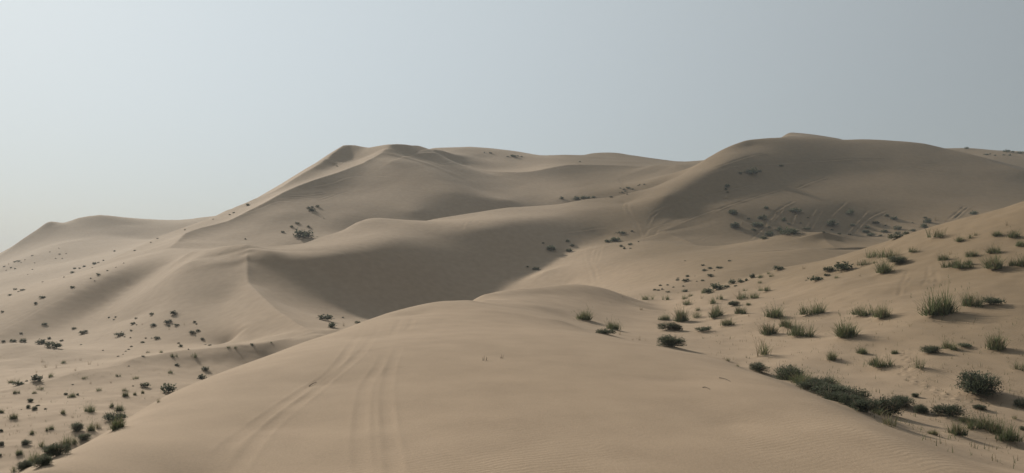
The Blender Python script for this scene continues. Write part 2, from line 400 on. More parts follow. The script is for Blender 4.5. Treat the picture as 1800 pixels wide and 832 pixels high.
def _press(pts, depth):
    P = np.array(pts)[:, :2]
    ym = P[:, 1].mean()
    hw = max(0.115, 0.0016 * ym)
    r = 4 * hw
    si, sj = window(P[:, 0].min() - r, P[:, 0].max() + r, P[:, 1].min() - r, P[:, 1].max() + r)
    X, Y = PX[si, sj], PY[si, sj]
    best, par, lean = np.full(X.shape, 99.0), np.zeros(X.shape), np.zeros(X.shape)
    sx_, sy_ = math.sin(SUN_AZ), math.cos(SUN_AZ)
    for i in range(len(P) - 1):
        d = P[i + 1] - P[i]; l2 = d @ d
        if l2 < 1e-9:
            continue
        t = np.clip(((X - P[i, 0]) * d[0] + (Y - P[i, 1]) * d[1]) / l2, 0, 1)
        q = np.hypot(X - P[i, 0] - t * d[0], Y - P[i, 1] - t * d[1])
        b = q < best
        best[b] = q[b]; par[b] = (i + t[b]) / (len(P) - 1)
        lean[b] = ((X - P[i, 0] - t * d[0]) * sx_ + (Y - P[i, 1] - t * d[1]) * sy_)[b]
    fade = np.clip(np.minimum(par, 1 - par) / 0.15, 0, 1)
    wob = 0.75 + 0.9 * vnoise(X / (hw * 7), Y / (hw * 7), 21)
    prof = -0.26 * np.exp(-(best / hw) ** 4) + 0.16 * np.exp(-((best - 1.5 * hw) / (0.38 * hw)) ** 2)
    prof = prof - 0.10 * (lean / hw) * np.exp(-(best / hw) ** 2)  # slight tilt towards the sun so the rut catches light
    if ym > 60:                                        # distant ruts are shaped mostly as a tilt towards the sun, to look lit
        prof = 0.3 * prof - 0.62 * (lean / hw) * np.exp(-(best / hw) ** 2)
    DELTA[si, sj] += prof * hw * depth * fade * wob
for path, depth in RUTS:
    press_rut(path, depth)

# footprints winding between the tufts on the shelf
trail = crop(1450, 500, 5.137, [(745, 600), (735, 680), (730, 760), (735, 830)]) + crop(1450, 640, 5.137, [(770, 150), (900, 200), (1050, 270), (1180, 320), (1290, 360)])
tp = [hit(px, py) for px, py in smooth_path(trail, 3)]
tp = np.array([t for t in tp if t])
side, last = 1, None
for i in range(len(tp) - 1):
    p = tp[i, :2]
    if last is not None and np.hypot(*(p - last)) < 0.3:
        continue
    last = p; side = -side
    d = tp[min(i + 3, len(tp) - 1), :2] - p
    d = d / (np.hypot(*d) + 1e-6); nrm = np.array([-d[1], d[0]])
    c = p + nrm * (0.11 + 0.06 * math.sin(7.3 * i)) * side
    si, sj = window(c[0] - .5, c[0] + .5, c[1] - .5, c[1] + .5)
    X, Y = PX[si, sj] - c[0], PY[si, sj] - c[1]
    a, b = (X * d[0] + Y * d[1]) / 0.16, (X * nrm[0] + Y * nrm[1]) / 0.09
    q = np.sqrt(a * a + b * b)
    DELTA[si, sj] += -0.02 * np.exp(-q ** 4) + 0.012 * np.exp(-((q - 1.5) / .4) ** 2)

PZ0 = PZ.copy()
PZ = PZ + DELTA

def mound(x, y, r, h):
    """sand caught round a plant, with a tail downwind"""
    global PZ
    si, sj = window(x - 3.2 * r, x + 5 * r, y - 4 * r, y + 3 * r)
    X, Y = PX[si, sj] - x, PY[si, sj] - y
    a, b = 0.82 * X - 0.57 * Y, 0.57 * X + 0.82 * Y
    a = np.where(a > 0, a / 2.0, a)
    PZ[si, sj] += h * np.exp(-(a * a + b * b) / (r * r))
# ------------------------------------------------------------------ where the plants stand
# entry: (x, y of the base, width) in the given photo crop, then optional kind:
#   b bush, t grass tuft, s sparse tuft, d dry weed, l low mat     (none: picked by a hash)
PLANTS = []
def P(group, label_b, label_t, ox, oy, s, entries):
    for e in entries:
        x, y, w = ox + e[0] / s, oy + e[1] / s, e[2] / s
        kind = e[3] if len(e) > 3 else None
        lab = e[4] if len(e) > 4 else None
        PLANTS.append(dict(px=x, py=y, w=w, kind=kind, label=lab, group=group, lb=label_b, lt=label_t))

P("shrubs on the far dunes", "tiny dark shrub on the farthest pale dune slopes", None, 0, 360, 4,
  [(228, 360, 14, 'b'), (133, 400, 22, 'b'), (105, 405, 18, 'b'), (30, 437, 16, 'b'), (107, 452, 18, 'b'), (78, 445, 16, 'b'), (175, 390, 10, 'b'), (245, 412, 10, 'b'), (228, 457, 10, 'b'), (350, 335, 10, 'b'), (420, 350, 14, 'b'), (465, 346, 10, 'b'), (392, 380, 10, 'b'), (440, 380, 10, 'b'), (805, 330, 20, 'b'), (60, 420, 9, 'b'), (150, 408, 9, 'b'), (195, 492, 8, 'b'), (45, 465, 10, 'b'), (415, 308, 9, 'b'), (120, 398, 12, 'b')])
P("shrubs on the long skirt of the peaked dune", "small dark shrub on the bright skirt running down from the peaked dune", None, 0, 360, 4,
  [(505, 482, 30, 'b'), (525, 452, 20, 'b'), (560, 450, 20, 'b'), (590, 438, 24, 'b'), (662, 420, 30, 'b'), (690, 410, 16, 'b'), (728, 395, 16, 'b'), (650, 443, 9, 'b'), (755, 466, 14, 'b'), (692, 497, 24, 'b'), (640, 520, 13, 'b'), (665, 538, 10, 'b'), (815, 443, 9, 'b'), (870, 413, 9, 'b'), (513, 583, 30, 'l'), (300, 655, 38, 'l'), (252, 698, 26, 'b'), (107, 600, 24, 'b'), (157, 605, 27, 'b'), (130, 614, 13, 'b'), (68, 640, 27, 'b'), (18, 757, 24, 'b'), (948, 325, 14, 'b'), (1060, 268, 13, 'b'), (1108, 240, 15, 'b'), (1300, 180, 12, 'b'), (1500, 104, 12, 'b'), (1640, 60, 13, 'b'), (1615, 72, 13, 'b'), (450, 512, 10, 'b'), (300, 545, 12, 'b')])
P("shrubs on the peaked dune", "small dark shrub on the face of the peaked dune", None, 400, 220, 4,
  [(770, 290, 14, 'b'), (565, 588, 30, 'b'), (600, 605, 42, 'b'), (630, 578, 27, 'b'), (595, 580, 20, 'b'), (530, 795, 115, 'b', "widest dark bush in the hollow under the peaked dune, with a long shadow"), (570, 720, 32, 'b'), (490, 695, 24, 'b'), (452, 720, 24, 'b'), (388, 757, 24, 'b'), (125, 803, 16, 'b'), (140, 568, 30, 'b'), (18, 634, 12, 'b'), (45, 618, 12, 'b'), (678, 657, 9, 'b')])
P("shrubs in the bowl behind the mid crest", "tiny dark shrub in the shaded bowl behind the smooth mid crest", None, 850, 230, 4,
  [(545, 482, 30, 'b'), (645, 488, 48, 'b'), (705, 480, 48, 'b'), (740, 478, 30, 'b'), (775, 474, 30, 'b'), (895, 470, 22, 'b'), (960, 405, 12, 'b'), (985, 415, 18, 'b'), (1015, 405, 24, 'b'), (1048, 416, 18, 'b'), (1085, 388, 10, 'b'), (1098, 384, 12, 'b'), (1130, 380, 14, 'b'), (975, 436, 15, 'b'), (995, 430, 13, 'b'), (1008, 448, 12, 'b'), (957, 440, 8, 'b')])
P("shrubs on the flat skyline ridge", "tiny dark shrub on the flat ridge along the skyline", None, 850, 230, 4,
  [(210, 184, 40, 'b'), (170, 184, 15, 'b'), (268, 185, 15, 'b'), (240, 180, 15, 'b'), (50, 161, 22, 'b'), (5, 156, 15, 'b'), (675, 221, 16, 'b')])
P("shrubs on the dark face of the mid crest", "small dark shrub with a slanting shadow on the shaded slope below the mid crest", None, 850, 400, 4,
  [(420, 118, 18, 'b'), (470, 162, 62, 'b', "dark bush ringed by pale sand on the shaded slope below the mid crest"), (592, 105, 27, 'b'), (620, 135, 32, 'b'), (600, 170, 40, 'b'), (308, 281, 20, 'b'), (370, 300, 44, 'b'), (970, 45, 48, 'l'), (880, 105, 46, 'l'), (935, 97, 62, 'l'), (965, 137, 30, 'b'), (1030, 125, 28, 'b'), (990, 152, 24, 'b'), (1030, 150, 18, 'b'), (1090, 103, 16, 'b'), (1040, 32, 20, 'b')])
P("shrubs at the foot of the nose ridge", "dark shrub in the hollow where the knife-edged nose ridge meets the near dune", None, 400, 416, 4,
  [(690, 592, 85, 'b'), (735, 640, 62, 'b'), (812, 572, 18, 'b'), (815, 630, 30, 'd'), (915, 612, 36, 'b')])
P("shrubs on the tall rounded dune", "dark shrub scattered on the broad shaded face of the tall rounded dune", None, 1250, 220, 4,
  [(290, 345, 78, 'b', "large round dark bush casting a slanting shadow, alone high on the tall rounded dune"), (340, 330, 26, 'b'), (205, 347, 26, 'b'), (495, 291, 32, 'l', "flat brown clump beside the long track crossing the tall rounded dune"), (112, 432, 34, 'b'), (108, 462, 24, 'b'), (110, 517, 30, 'd'), (155, 617, 57, 'b'), (160, 717, 66, 'b'), (215, 697, 36, 'd'), (385, 592, 36, 'b'), (360, 667, 57, 'b'), (318, 717, 72, 'b'), (295, 742, 42, 'b'), (265, 667, 20, 'b'), (415, 782, 70, 'b'), (370, 802, 42, 'b'), (515, 677, 40, 'b'), (590, 617, 78, 'b'), (480, 747, 47, 'b'), (550, 768, 100, 'b', "widest of the dark bushes along the foot of the tall rounded dune"), (675, 737, 42, 'b'), (405, 724, 24, 'b'), (628, 692, 17, 'b'), (545, 702, 22, 'b'), (680, 657, 14, 'b'), (860, 712, 82, 'b'), (850, 742, 20, 'b'), (975, 628, 62, 'b'), (998, 714, 30, 'b'), (1155, 694, 40, 'b'), (1230, 642, 30, 'b'), (1285, 667, 47, 'b'), (1085, 757, 46, 'b'), (1100, 727, 42, 'b'), (1120, 780, 46, 'b'), (1215, 754, 42, 'b'), (1190, 782, 30, 'b'), (1310, 737, 47, 'b'), (1310, 767, 36, 'b'), (1370, 772, 46, 'b'), (1420, 747, 34, 'b'), (1500, 724, 62, 'b'), (1520, 687, 57, 'b'), (1505, 657, 23, 'b'), (1580, 672, 45, 'd'), (1415, 692, 14, 'b'), (1650, 680, 20, 'd'), (1230, 712, 17, 'b'), (790, 757, 20, 'b'), (900, 768, 20, 'b'), (975, 776, 20, 'b'), (1295, 803, 85, 'b', "wide dark bush half hidden behind the near shrub-dotted ridge")])
P("shrubs on the tall rounded dune", "dark shrub scattered on the broad shaded face of the tall rounded dune", None, 1350, 220, 4, [(1445, 628, 52, 'b')])
P("shrubs on the tall rounded dune", "dark shrub scattered on the broad shaded face of the tall rounded dune", None, 850, 230, 4,
  [(1710, 402, 28, 'b'), (1712, 436, 18, 'b'), (1755, 592, 50, 'b'), (1765, 682, 60, 'b'), (1700, 482, 20, 'd')])
P("shrubs on the skyline behind the tall dune", "tiny shrub on the grey skyline behind the shoulder of the tall rounded dune", None, 1350, 220, 4,
  [(1395, 168, 26, 'b'), (1680, 191, 36, 'b'), (1720, 192, 22, 'b'), (1780, 202, 40, 'l'), (1535, 211, 26, 'l'), (1595, 216, 15, 'b'), (1660, 213, 20, 'l'), (1700, 216, 20, 'b'), (1560, 206, 14, 'b')])
P("shrubs on the slope under the nose ridge", "dark round shrub on the sand slope below the nose ridge", "dark ragged shrub on the sand slope below the nose ridge", 0, 520, 4,
  [(313, 205, 30, 'b'), (148, 268, 18, 'b'), (520, 236, 27, 'b'), (585, 268, 50, 'b'), (570, 346, 13, 'b'), (765, 156, 18, 'b'), (800, 170, 13, 'b'), (813, 152, 15, 'b'), (1067, 136, 30, 'b'), (1230, 132, 50, 'b'), (933, 202, 28, 'b'), (957, 163, 19, 'b'), (1075, 215, 44, 'b'), (1180, 195, 52, 'b'), (1243, 210, 32, 'b'), (1185, 217, 18, 'b'), (840, 282, 48, 'b'), (922, 249, 19, 'b'), (918, 297, 19, 'b'), (875, 292, 13, 'b'), (1003, 332, 23, 'b'), (1105, 306, 37, 'b'), (1025, 301, 14, 'b'), (1065, 301, 14, 'b'), (1365, 191, 24, 'b'), (1380, 202, 15, 'b'), (1355, 266, 42, 'b'), (1390, 250, 26, 'b'), (1425, 311, 25, 'b'), (1255, 336, 16, 'b'), (1267, 363, 32, 'b'), (1445, 346, 13, 'b'), (1475, 351, 20, 'b'), (922, 361, 20, 'b'), (905, 381, 15, 'b'), (885, 392, 15, 'b'), (725, 387, 13, 'b'), (1295, 205, 16, 'd'), (1190, 238, 14, 'd'), (960, 208, 12, 'b'), (1000, 205, 12, 'd'), (830, 428, 14, 'b'), (865, 415, 12, 'b')])
P("shrubs behind the small pale mound", "dark shrub clustered behind the small pale mound on the valley edge", None, 0, 520, 4,
  [(22, 326, 27, 'b'), (92, 328, 42, 'b'), (165, 328, 42, 'b'), (285, 340, 64, 'b', "tallest dark bush in the cluster behind the small pale mound"), (345, 306, 32, 'b'), (335, 346, 42, 'b'), (380, 370, 78, 'b', "widest dark bush in the cluster behind the small pale mound"), (432, 321, 23, 'b')])
P("plants along the low valley ridge", "small dark shrub along the low ridge crossing the valley", "small grass tuft along the low ridge crossing the valley", 0, 520, 4,
  [(1038, 402, 28, 't'), (1140, 402, 36, 't'), (1205, 433, 46, 't'), (1380, 440, 62, 't', "large grass tuft on the pale crest of the low valley ridge"), (1600, 369, 28, 't'), (1650, 369, 28, 't'), (1770, 349, 19, 'b'), (1325, 379, 14, 'b'), (1250, 491, 36, 'b'), (1205, 546, 42, 't'), (300, 466, 30, 'd'), (450, 473, 36, 't'), (570, 456, 28, 'd'), (258, 541, 25, 'd'), (318, 506, 40, 'd'), (395, 506, 28, 'd'), (365, 573, 54, 't'), (95, 616, 58, 't'), (185, 605, 23, 'b'), (260, 610, 84, 'b', "wide low dark bush resting against the low valley ridge"), (130, 632, 60, 'l'), (905, 498, 14, 'b'), (1005, 430, 18, 'b'), (690, 490, 16, 'd'), (630, 485, 30, 'd'), (530, 530, 26, 'd'), (1445, 532, 60, 'b')])
P("plants along the low valley ridge", "small dark shrub along the low ridge crossing the valley", "small grass tuft along the low ridge crossing the valley", 400, 416, 4, [(170, 760, 18, 'b'), (310, 750, 25, 't')])
P("plants on the valley floor", "dark little shrub on the sandy valley floor beside the near dune", "little grass tuft on the sandy valley floor beside the near dune", 0, 520, 4,
  [(600, 585, 34, 't'), (637, 621, 24, 'd'), (780, 616, 24, 'd'), (820, 572, 34, 't'), (948, 587, 40, 't'), (685, 672, 44, 't'), (878, 672, 42, 't'), (1015, 647, 52, 'b'), (880, 712, 62, 't'), (945, 702, 38, 't'), (1000, 691, 38, 't'), (115, 691, 44, 't'), (285, 662, 42, 't'), (243, 690, 30, 't'), (462, 700, 34, 'b'), (500, 716, 60, 't'), (548, 702, 30, 'b'), (210, 750, 50, 'b'), (200, 792, 45, 'b'), (240, 807, 46, 'b'), (268, 777, 26, 'b'), (320, 802, 24, 'b'), (150, 802, 13, 'b'), (510, 628, 14, 'b'), (935, 637, 12, 'b'), (1430, 585, 62, 'b'), (1185, 690, 105, 'b', "long dark bush tucked against the flank of the near dune at the shaded bend")])
P("plants on the valley floor", "dark little shrub on the sandy valley floor beside the near dune", "little grass tuft on the sandy valley floor beside the near dune", 0, 624, 4,
  [(450, 418, 54, 't'), (620, 408, 90, 't', "broad spiky grass tuft standing alone on the rippled valley floor"), (785, 372, 58, 't'), (840, 402, 84, 't'), (10, 412, 44, 't'), (95, 458, 84, 't'), (510, 442, 32, 'd'), (565, 432, 20, 'd'), (570, 468, 20, 'd'), (215, 502, 20, 'd'), (122, 542, 20, 'd'), (650, 440, 20, 'd'), (620, 440, 18, 'd'), (350, 532, 56, 't'), (225, 562, 54, 't'), (185, 638, 74, 'b'), (290, 655, 84, 's'), (135, 708, 68, 't'), (10, 642, 54, 'b'), (2, 542, 34, 'b'), (2, 715, 34, 'b'),
   (535, 545, 110, 'b', "tall dark bush at the head of the bush row under the near dune"), (590, 610, 100, 'b', "dark bush second in the row under the near dune"), (415, 722, 165, 'b', "largest dark bush in the row hugging the near dune"), (300, 792, 140, 'b', "dark bush with ragged edges between the largest bush and the row's end"), (165, 815, 130, 'b', "dark bush at the low end of the row under the near dune"), (830, 530, 150, 't', "large dark tuft with bent stalks on the flank of the near dune"), (800, 470, 170, 'l', "flat grey-green mat spreading behind the tuft on the near dune's flank"), (1115, 338, 50, 's'), (690, 520, 70, 's'), (100, 825, 70, 's'),
   (250, 765, 120, 't', "feathery green tuft between the last two bushes of the row"), (350, 690, 110, 'b', "leafy bush just behind the largest bush of the row"), (485, 645, 110, 't', "soft green tuft filling the gap in the bush row"), (640, 545, 90, 't', "green tuft at the row's upper end against the near dune")])
P("plants on the pale basin slope", "small dark shrub on the pale slope between the middle dune and the near ridge", None, 1100, 430, 5.137,
  [(535, 151, 15, 'b'), (935, 153, 24, 'b'), (695, 193, 27, 'b'), (760, 221, 40, 'b'), (845, 219, 47, 'b'), (712, 241, 37, 'b'), (765, 291, 57, 'b'), (558, 293, 42, 'b'), (470, 327, 30, 'b'), (472, 307, 22, 'b'), (540, 337, 62, 'b'), (695, 331, 30, 'b'), (378, 370, 26, 'b'), (310, 376, 28, 'b'), (258, 416, 32, 'b'), (292, 417, 27, 'b'), (332, 411, 27, 'b'), (380, 434, 34, 'b'), (432, 389, 20, 'b'), (520, 381, 24, 'b'), (533, 429, 58, 'b'), (640, 335, 16, 'b'), (625, 290, 20, 'd'), (800, 238, 14, 'b'), (830, 210, 20, 'b'), (640, 370, 12, 'd'), (472, 440, 12, 'b')])
P("plants on the low bank", "olive bush in the line along the low sand bank at the ridge's end", "olive grass tuft in the line along the low sand bank at the ridge's end", 1100, 430, 5.137,
  [(1383, 232, 92, 'b', "bushy green clump perched on the bright edge of the near ridge"), (1283, 268, 42, 't'), (1315, 292, 47, 't'), (1143, 304, 62, 'b'), (1220, 302, 62, 't'), (1205, 354, 52, 's'), (1033, 347, 74, 'b'), (955, 360, 74, 'b'), (1090, 332, 40, 'b'), (915, 392, 52, 'b'), (830, 412, 125, 'b', "longest green bush in the line along the low sand bank"), (750, 444, 92, 'b'), (690, 444, 80, 't'), (585, 470, 47, 't'), (990, 380, 26, 'b'), (1065, 420, 42, 't'), (690, 490, 40, 'd')])
P("grass tufts at the back of the shelf", "dark bush among the green tufts at the back of the sandy shelf", "green grass tuft among those at the back of the sandy shelf", 1100, 430, 5.137,
  [(1280, 427, 94, 't'), (1055, 500, 114, 't'), (1180, 490, 94, 't'), (870, 502, 74, 't'), (790, 545, 114, 't'), (985, 558, 94, 'b'), (555, 548, 92, 't'), (385, 502, 82, 't'), (200, 502, 88, 't'), (1108, 552, 47, 't'), (650, 603, 62, 't'), (535, 495, 70, 's'), (1610, 222, 42, 'd'), (140, 592, 32, 'd'), (105, 490, 18, 'd'), (1720, 335, 95, 'l')])
P("grass tufts on the shelf", None, "leafy grass tuft standing in the middle of the sandy shelf", 1100, 430, 5.137,
  [(500, 702, 165, 't', "broad soft green tuft beside a thinner one where the shelf meets the small hump"), (345, 682, 94, 't'), (640, 668, 110, 's'), (815, 665, 170, 't', "wide dense green tuft directly behind the tall vase-shaped tuft"), (900, 738, 125, 't', "tall vase-shaped green tuft with bare stems showing at its base"), (1040, 636, 112, 't'), (1110, 650, 32, 'd'), (1690, 645, 185, 't', "spiky fan-shaped green tuft with tall stalks, standing alone on the shelf"), (1340, 668, 170, 't', "rear tuft of the row of four running down the shelf"), (1450, 755, 150, 't', "second tuft of the row of four running down the shelf"), (1315, 825, 175, 't', "round spiky tuft beside the row on the shelf, standing apart"), (1590, 832, 185, 't', "front tuft of the row of four running down the shelf"), (390, 785, 165, 'b', "low dense dark green cushion below the broad soft tuft"), (690, 790, 120, 'l')])
P("bushes beside the near dune's edge", "dark bush close behind the smooth edge of the near dune", "ragged tuft close behind the smooth edge of the near dune", 1100, 540, 5.137,
  [(410, 372, 205, 'b', "dark rounded cushion bush close to the smooth edge of the near dune"), (60, 300, 34, 'd'), (120, 300, 44, 'd'), (175, 303, 24, 'd'), (920, 492, 60, 's'), (1010, 540, 50, 's'), (1235, 448, 190, 's', "thin straggling grass spread flat on the open shelf"), (880, 470, 40, 'd')])
P("bushes beside the near dune's edge", "dark bush close behind the smooth edge of the near dune", "ragged tuft close behind the smooth edge of the near dune", 850, 400, 4,
  [(705, 655, 125, 't', "dark upright tuft on the saddle between the near dune and the small hump"), (910, 722, 95, 't', "dark rounded tuft just below the upright one on the saddle"), (860, 758, 115, 'l', "low dark mat lying on the edge of the near dune by the saddle"), (1110, 582, 37, 'd'), (960, 755, 40, 'd')])
P("tufts high on the near ridge", "dark shrub on the upper slope of the near ridge", "small grass tuft on the upper slope of the near ridge", 1450, 380, 5.137,
  [(1015, 200, 145, 's', "thin tuft with a bare sandy centre on the upper slope of the near ridge"), (1215, 237, 92, 't'), (1310, 212, 72, 's'), (1360, 182, 52, 's'), (1565, 187, 75, 't'), (1700, 200, 115, 't'), (1770, 280, 110, 't'), (1640, 86, 46, 'd'), (795, 333, 88, 't'), (1520, 340, 115, 't'), (1060, 408, 94, 't'), (1130, 348, 52, 'd'), (1315, 378, 104, 't'), (1135, 475, 130, 't', "dense round tuft joined to a taller one on the near ridge"), (1240, 478, 135, 't', "taller ragged tuft joined to a dense round one on the near ridge"), (1305, 446, 84, 't'), (1540, 485, 205, 't', "widest dark tuft in the middle of the near ridge's slope"), (1748, 468, 135, 't')])
P("bush clump on the near ridge", "olive bush of the clump on the near ridge", "olive tuft of the clump on the near ridge", 1450, 380, 5.137,
  [(435, 388, 145, 't'), (590, 385, 150, 't'), (665, 435, 140, 'b'), (355, 453, 105, 't'), (440, 432, 42, 't'), (540, 525, 175, 't', "rounded tuft at the front of the clump on the near ridge"), (165, 500, 150, 'b', "dark wedge-shaped bush on the crest edge next to the clump"), (30, 505, 90, 'b'), (25, 545, 52, 'l'), (105, 562, 42, 't'), (320, 545, 32, 'd')])
P("grass tufts on the open shelf", "small dark shrub on the open lower shelf", "small grass tuft on the open lower shelf", 1450, 500, 5.137,
  [(345, 285, 150, 't', "dense dark tuft, left half of a joined pair on a little sand mound"), (535, 308, 190, 't', "longer tuft, right half of a joined pair on a little sand mound"), (1035, 300, 325, 't', "biggest spiky tuft of the shelf with long stalks over a dark skirt"), (1325, 215, 190, 't', "dense tuft with a trailing green runner beside the biggest spiky tuft"), (1510, 200, 200, 'l', "low green runner trailing from the dense tuft"), (190, 485, 230, 't', "wide flat-topped tuft with a dark base on the open shelf"), (330, 632, 112, 't'), (50, 684, 104, 't'), (630, 633, 76, 't'), (500, 745, 155, 't', "spreading tuft beside the footprints"), (950, 630, 150, 'b', "soft round bush at the foot of a shaded sand drift"), (1130, 592, 120, 't', "leaning tuft growing from the top of the shaded sand drift"), (1260, 575, 110, 'l'), (1535, 595, 205, 't', "comb-like upright tuft with a long shadow near the shaded drift"), (850, 775, 165, 's', "thin upright stalks with a dark shadow beside the footprints"), (1750, 785, 140, 's')])
P("bushes low on the shelf", "small grey bush on the lowest part of the shelf", "small green tuft on the lowest part of the shelf", 1450, 640, 5.137,
  [(1385, 292, 460, 'b', "largest dark rounded bush, alone beside the footprint trail"), (1800, 405, 170, 'b', "dark bush next to the largest rounded bush"), (820, 302, 74, 'b'), (700, 385, 200, 'b', "grey-green bush with a bushy tail on a sand bank"), (860, 445, 130, 'b'), (1400, 422, 115, 'b', "small round bush with a thin dark shadow below the largest bush"), (1135, 495, 250, 'b', "low grey-green bush running along a sand bank"), (1290, 540, 110, 't'), (1400, 600, 190, 't', "soft green grass swathe on the sand bank"), (1520, 640, 190, 't', "green grass swathe at the low end of the sand bank"), (1625, 695, 200, 't', "bright green tuft at the very end of the grass swathe"), (980, 645, 82, 't'), (1180, 655, 205, 't', "spreading tuft with pale dry leaves below the sand bank"), (1795, 605, 64, 'b'), (1710, 505, 72, 's'), (955, 510, 50, 'd')])
# plants whose feet are hidden by the near dune's edge: column, distance, width, top row
HIDDEN = [(1333, 26.3, 36, 642, 'b', "small dark bush first in the thicket behind the near dune's edge"), (1383, 24.2, 48, 649, 'b', "rounded blue-green bush second in the thicket behind the near dune's edge"),
          (1412, 22.6, 42, 668, 't', "pale grey-green spray spilling over the near dune's edge"), (1461, 23.0, 34, 664, 't', "bright green tuft rising at the back of the thicket"),
          (1455, 20.6, 66, 684, 'b', "broad dark bush in the heart of the thicket behind the near dune's edge"), (1503, 20.2, 44, 692, 'b', "dark bush at the thicket's back corner"),
          (1519, 18.0, 52, 716, 'b', "dark bush with dead twigs at the thicket's low end"), (1562, 20.0, 42, 704, 'b', "dark bush just outside the thicket's low end"),
          (1430, 21.6, 40, 678, 'b', "grey bush between the pale spray and the broad dark bush"), (1567, 15.8, 34, 764, 's', "wispy dry bush alone below the thicket on the near dune's flank"), (1483, 19.2, 46, 704, 'b', "dark bush between the broad one and the thicket's low end"),
          (1399, 23.3, 46, 658, 't', "green feathery tuft leaning over the second bush of the thicket"), (1440, 21.9, 48, 670, 'b', "grey-green bush under the bright tuft of the thicket"), (1476, 21.2, 46, 684, 'b', "ragged bush behind the broad dark bush of the thicket"),
          (1500, 18.8, 44, 708, 'b', "low olive bush spilling towards the thicket's low end"), (1541, 18.9, 40, 722, 's', "straggly grass at the tip of the thicket")]

PLACE = {
    "shrubs on the far dunes": "on the farthest pale dune",
    "shrubs on the long skirt of the peaked dune": "on the bright skirt of the peaked dune",
    "shrubs on the peaked dune": "on the face of the peaked dune",
    "shrubs in the bowl behind the mid crest": "in the bowl behind the smooth mid crest",
    "shrubs on the flat skyline ridge": "on the flat ridge along the skyline",
    "shrubs on the dark face of the mid crest": "on the shaded slope below the mid crest",
    "shrubs at the foot of the nose ridge": "in the hollow by the sharp nose ridge",
    "shrubs on the tall rounded dune": "on the shaded face of the tall dune",
    "shrubs on the skyline behind the tall dune": "on the grey skyline behind the tall dune's shoulder",
    "shrubs on the slope under the nose ridge": "on the rutted slope below the nose ridge",
    "shrubs behind the small pale mound": "clustered behind the small pale mound in the valley",
    "plants along the low valley ridge": "along the low ridge crossing the valley",
    "plants on the valley floor": "on the valley floor beside the near dune",
    "plants on the pale basin slope": "on the pale slope under the middle dune",
    "plants on the low bank": "in the line along the low sand bank",
    "grass tufts at the back of the shelf": "at the back of the sandy shelf",
    "grass tufts on the shelf": "in the middle of the sandy shelf",
    "bushes beside the near dune's edge": "close behind the near dune's edge",
    "tufts high on the near ridge": "high on the shrub-dotted ridge",
    "bush clump on the near ridge": "in the clump on the shrub-dotted ridge",
    "grass tufts on the open shelf": "on the open shelf by the shaded drift",
    "bushes low on the shelf": "on the lowest part of the shelf",
}
NOUN = {'b': "dark shrub", 't': "grey-green grass tuft", 's': "thin straggly grass", 'd': "wispy dry weed", 'l': "flat mat shrub"}
KINDS = {'b': "shrubs", 't': "grass tufts", 's': "thin grasses", 'd': "dry weeds", 'l': "mat shrubs"}
PLACED = []
for q in PLANTS:
    h = hit(q['px'], q['py'])
    if h is None:
        continue
    q.update(x=h[0], y=h[1], wm=q['w'] * h[1] / F, hm=None)
    PLACED.append(q)
for px, y, w, top, kind, lab in HIDDEN:
    x = (px - CX) / F * y
    z = float(ground(x, y))
    hm = (HY - top) / F * y - z
    PLACED.append(dict(px=px, py=0, w=w, kind=kind, label=lab, group="thicket behind the near dune's edge", lb=None, lt=None, x=x, y=y, wm=w * y / F, hm=max(0.25, hm)))
for q in PLACED:
    if q['y'] < 110 and q['kind'] != 'd':
        r = 0.42 * q['wm']
        mound(q['x'], q['y'], r, min(0.10 * q['wm'], 0.22) * (0.5 if q['y'] > 60 else 1))

# a label of its own where size or neighbours tell a plant apart, else the label of its look-alikes
def part_of(q):
    g, z = q['group'], float(ground(q['x'], q['y']))
    if g == "shrubs on the tall rounded dune":
        return " foot" if z < 7.5 else " lower" if z < 11 else ""
    if g == "shrubs on the slope under the nose ridge":
        return " ruts" if q['px'] < 200 else " far" if q['px'] < 270 else ""
    if g == "shrubs on the long skirt of the peaked dune":
        return " upper" if z > 0 else ""
    if g == "plants on the pale basin slope":
        return " upper" if q['py'] < 487 else ""
    if g == "plants on the valley floor":
        return " near" if q['y'] < 45 else ""
    return ""
PLACE.update({
    "shrubs on the tall rounded dune foot": "along the foot of the tall dune",
    "shrubs on the tall rounded dune lower": "among the ruts low on the tall dune's face",
    "shrubs on the slope under the nose ridge ruts": "beside the wheel ruts below the nose ridge",
    "shrubs on the slope under the nose ridge far": "between the wheel ruts and the nose ridge",
    "shrubs on the long skirt of the peaked dune upper": "along the upper edge of the peaked dune's skirt",
    "plants on the pale basin slope upper": "uphill on the pale slope under the middle dune",
    "plants on the valley floor near": "on the valley sand below the near dune",
})
PLACE["shrubs on the slope under the nose ridge"] = "on the slope just under the nose ridge"
PLACE["shrubs on the tall rounded dune"] = "high on the tall dune's shaded face"
PLACE["plants on the pale basin slope"] = "at the bottom of the pale slope"
PLACE["shrubs on the long skirt of the peaked dune"] = "low on the bright skirt of the peaked dune"
PLACE["plants on the valley floor"] = "on the valley floor below the low ridge"
sets = {}
for q in PLACED:
    q['group'] += part_of(q)
    if q['label'] is None:
        sets.setdefault((q['group'], q['kind']), []).append(q)
    else:
        q['set'] = q['group']
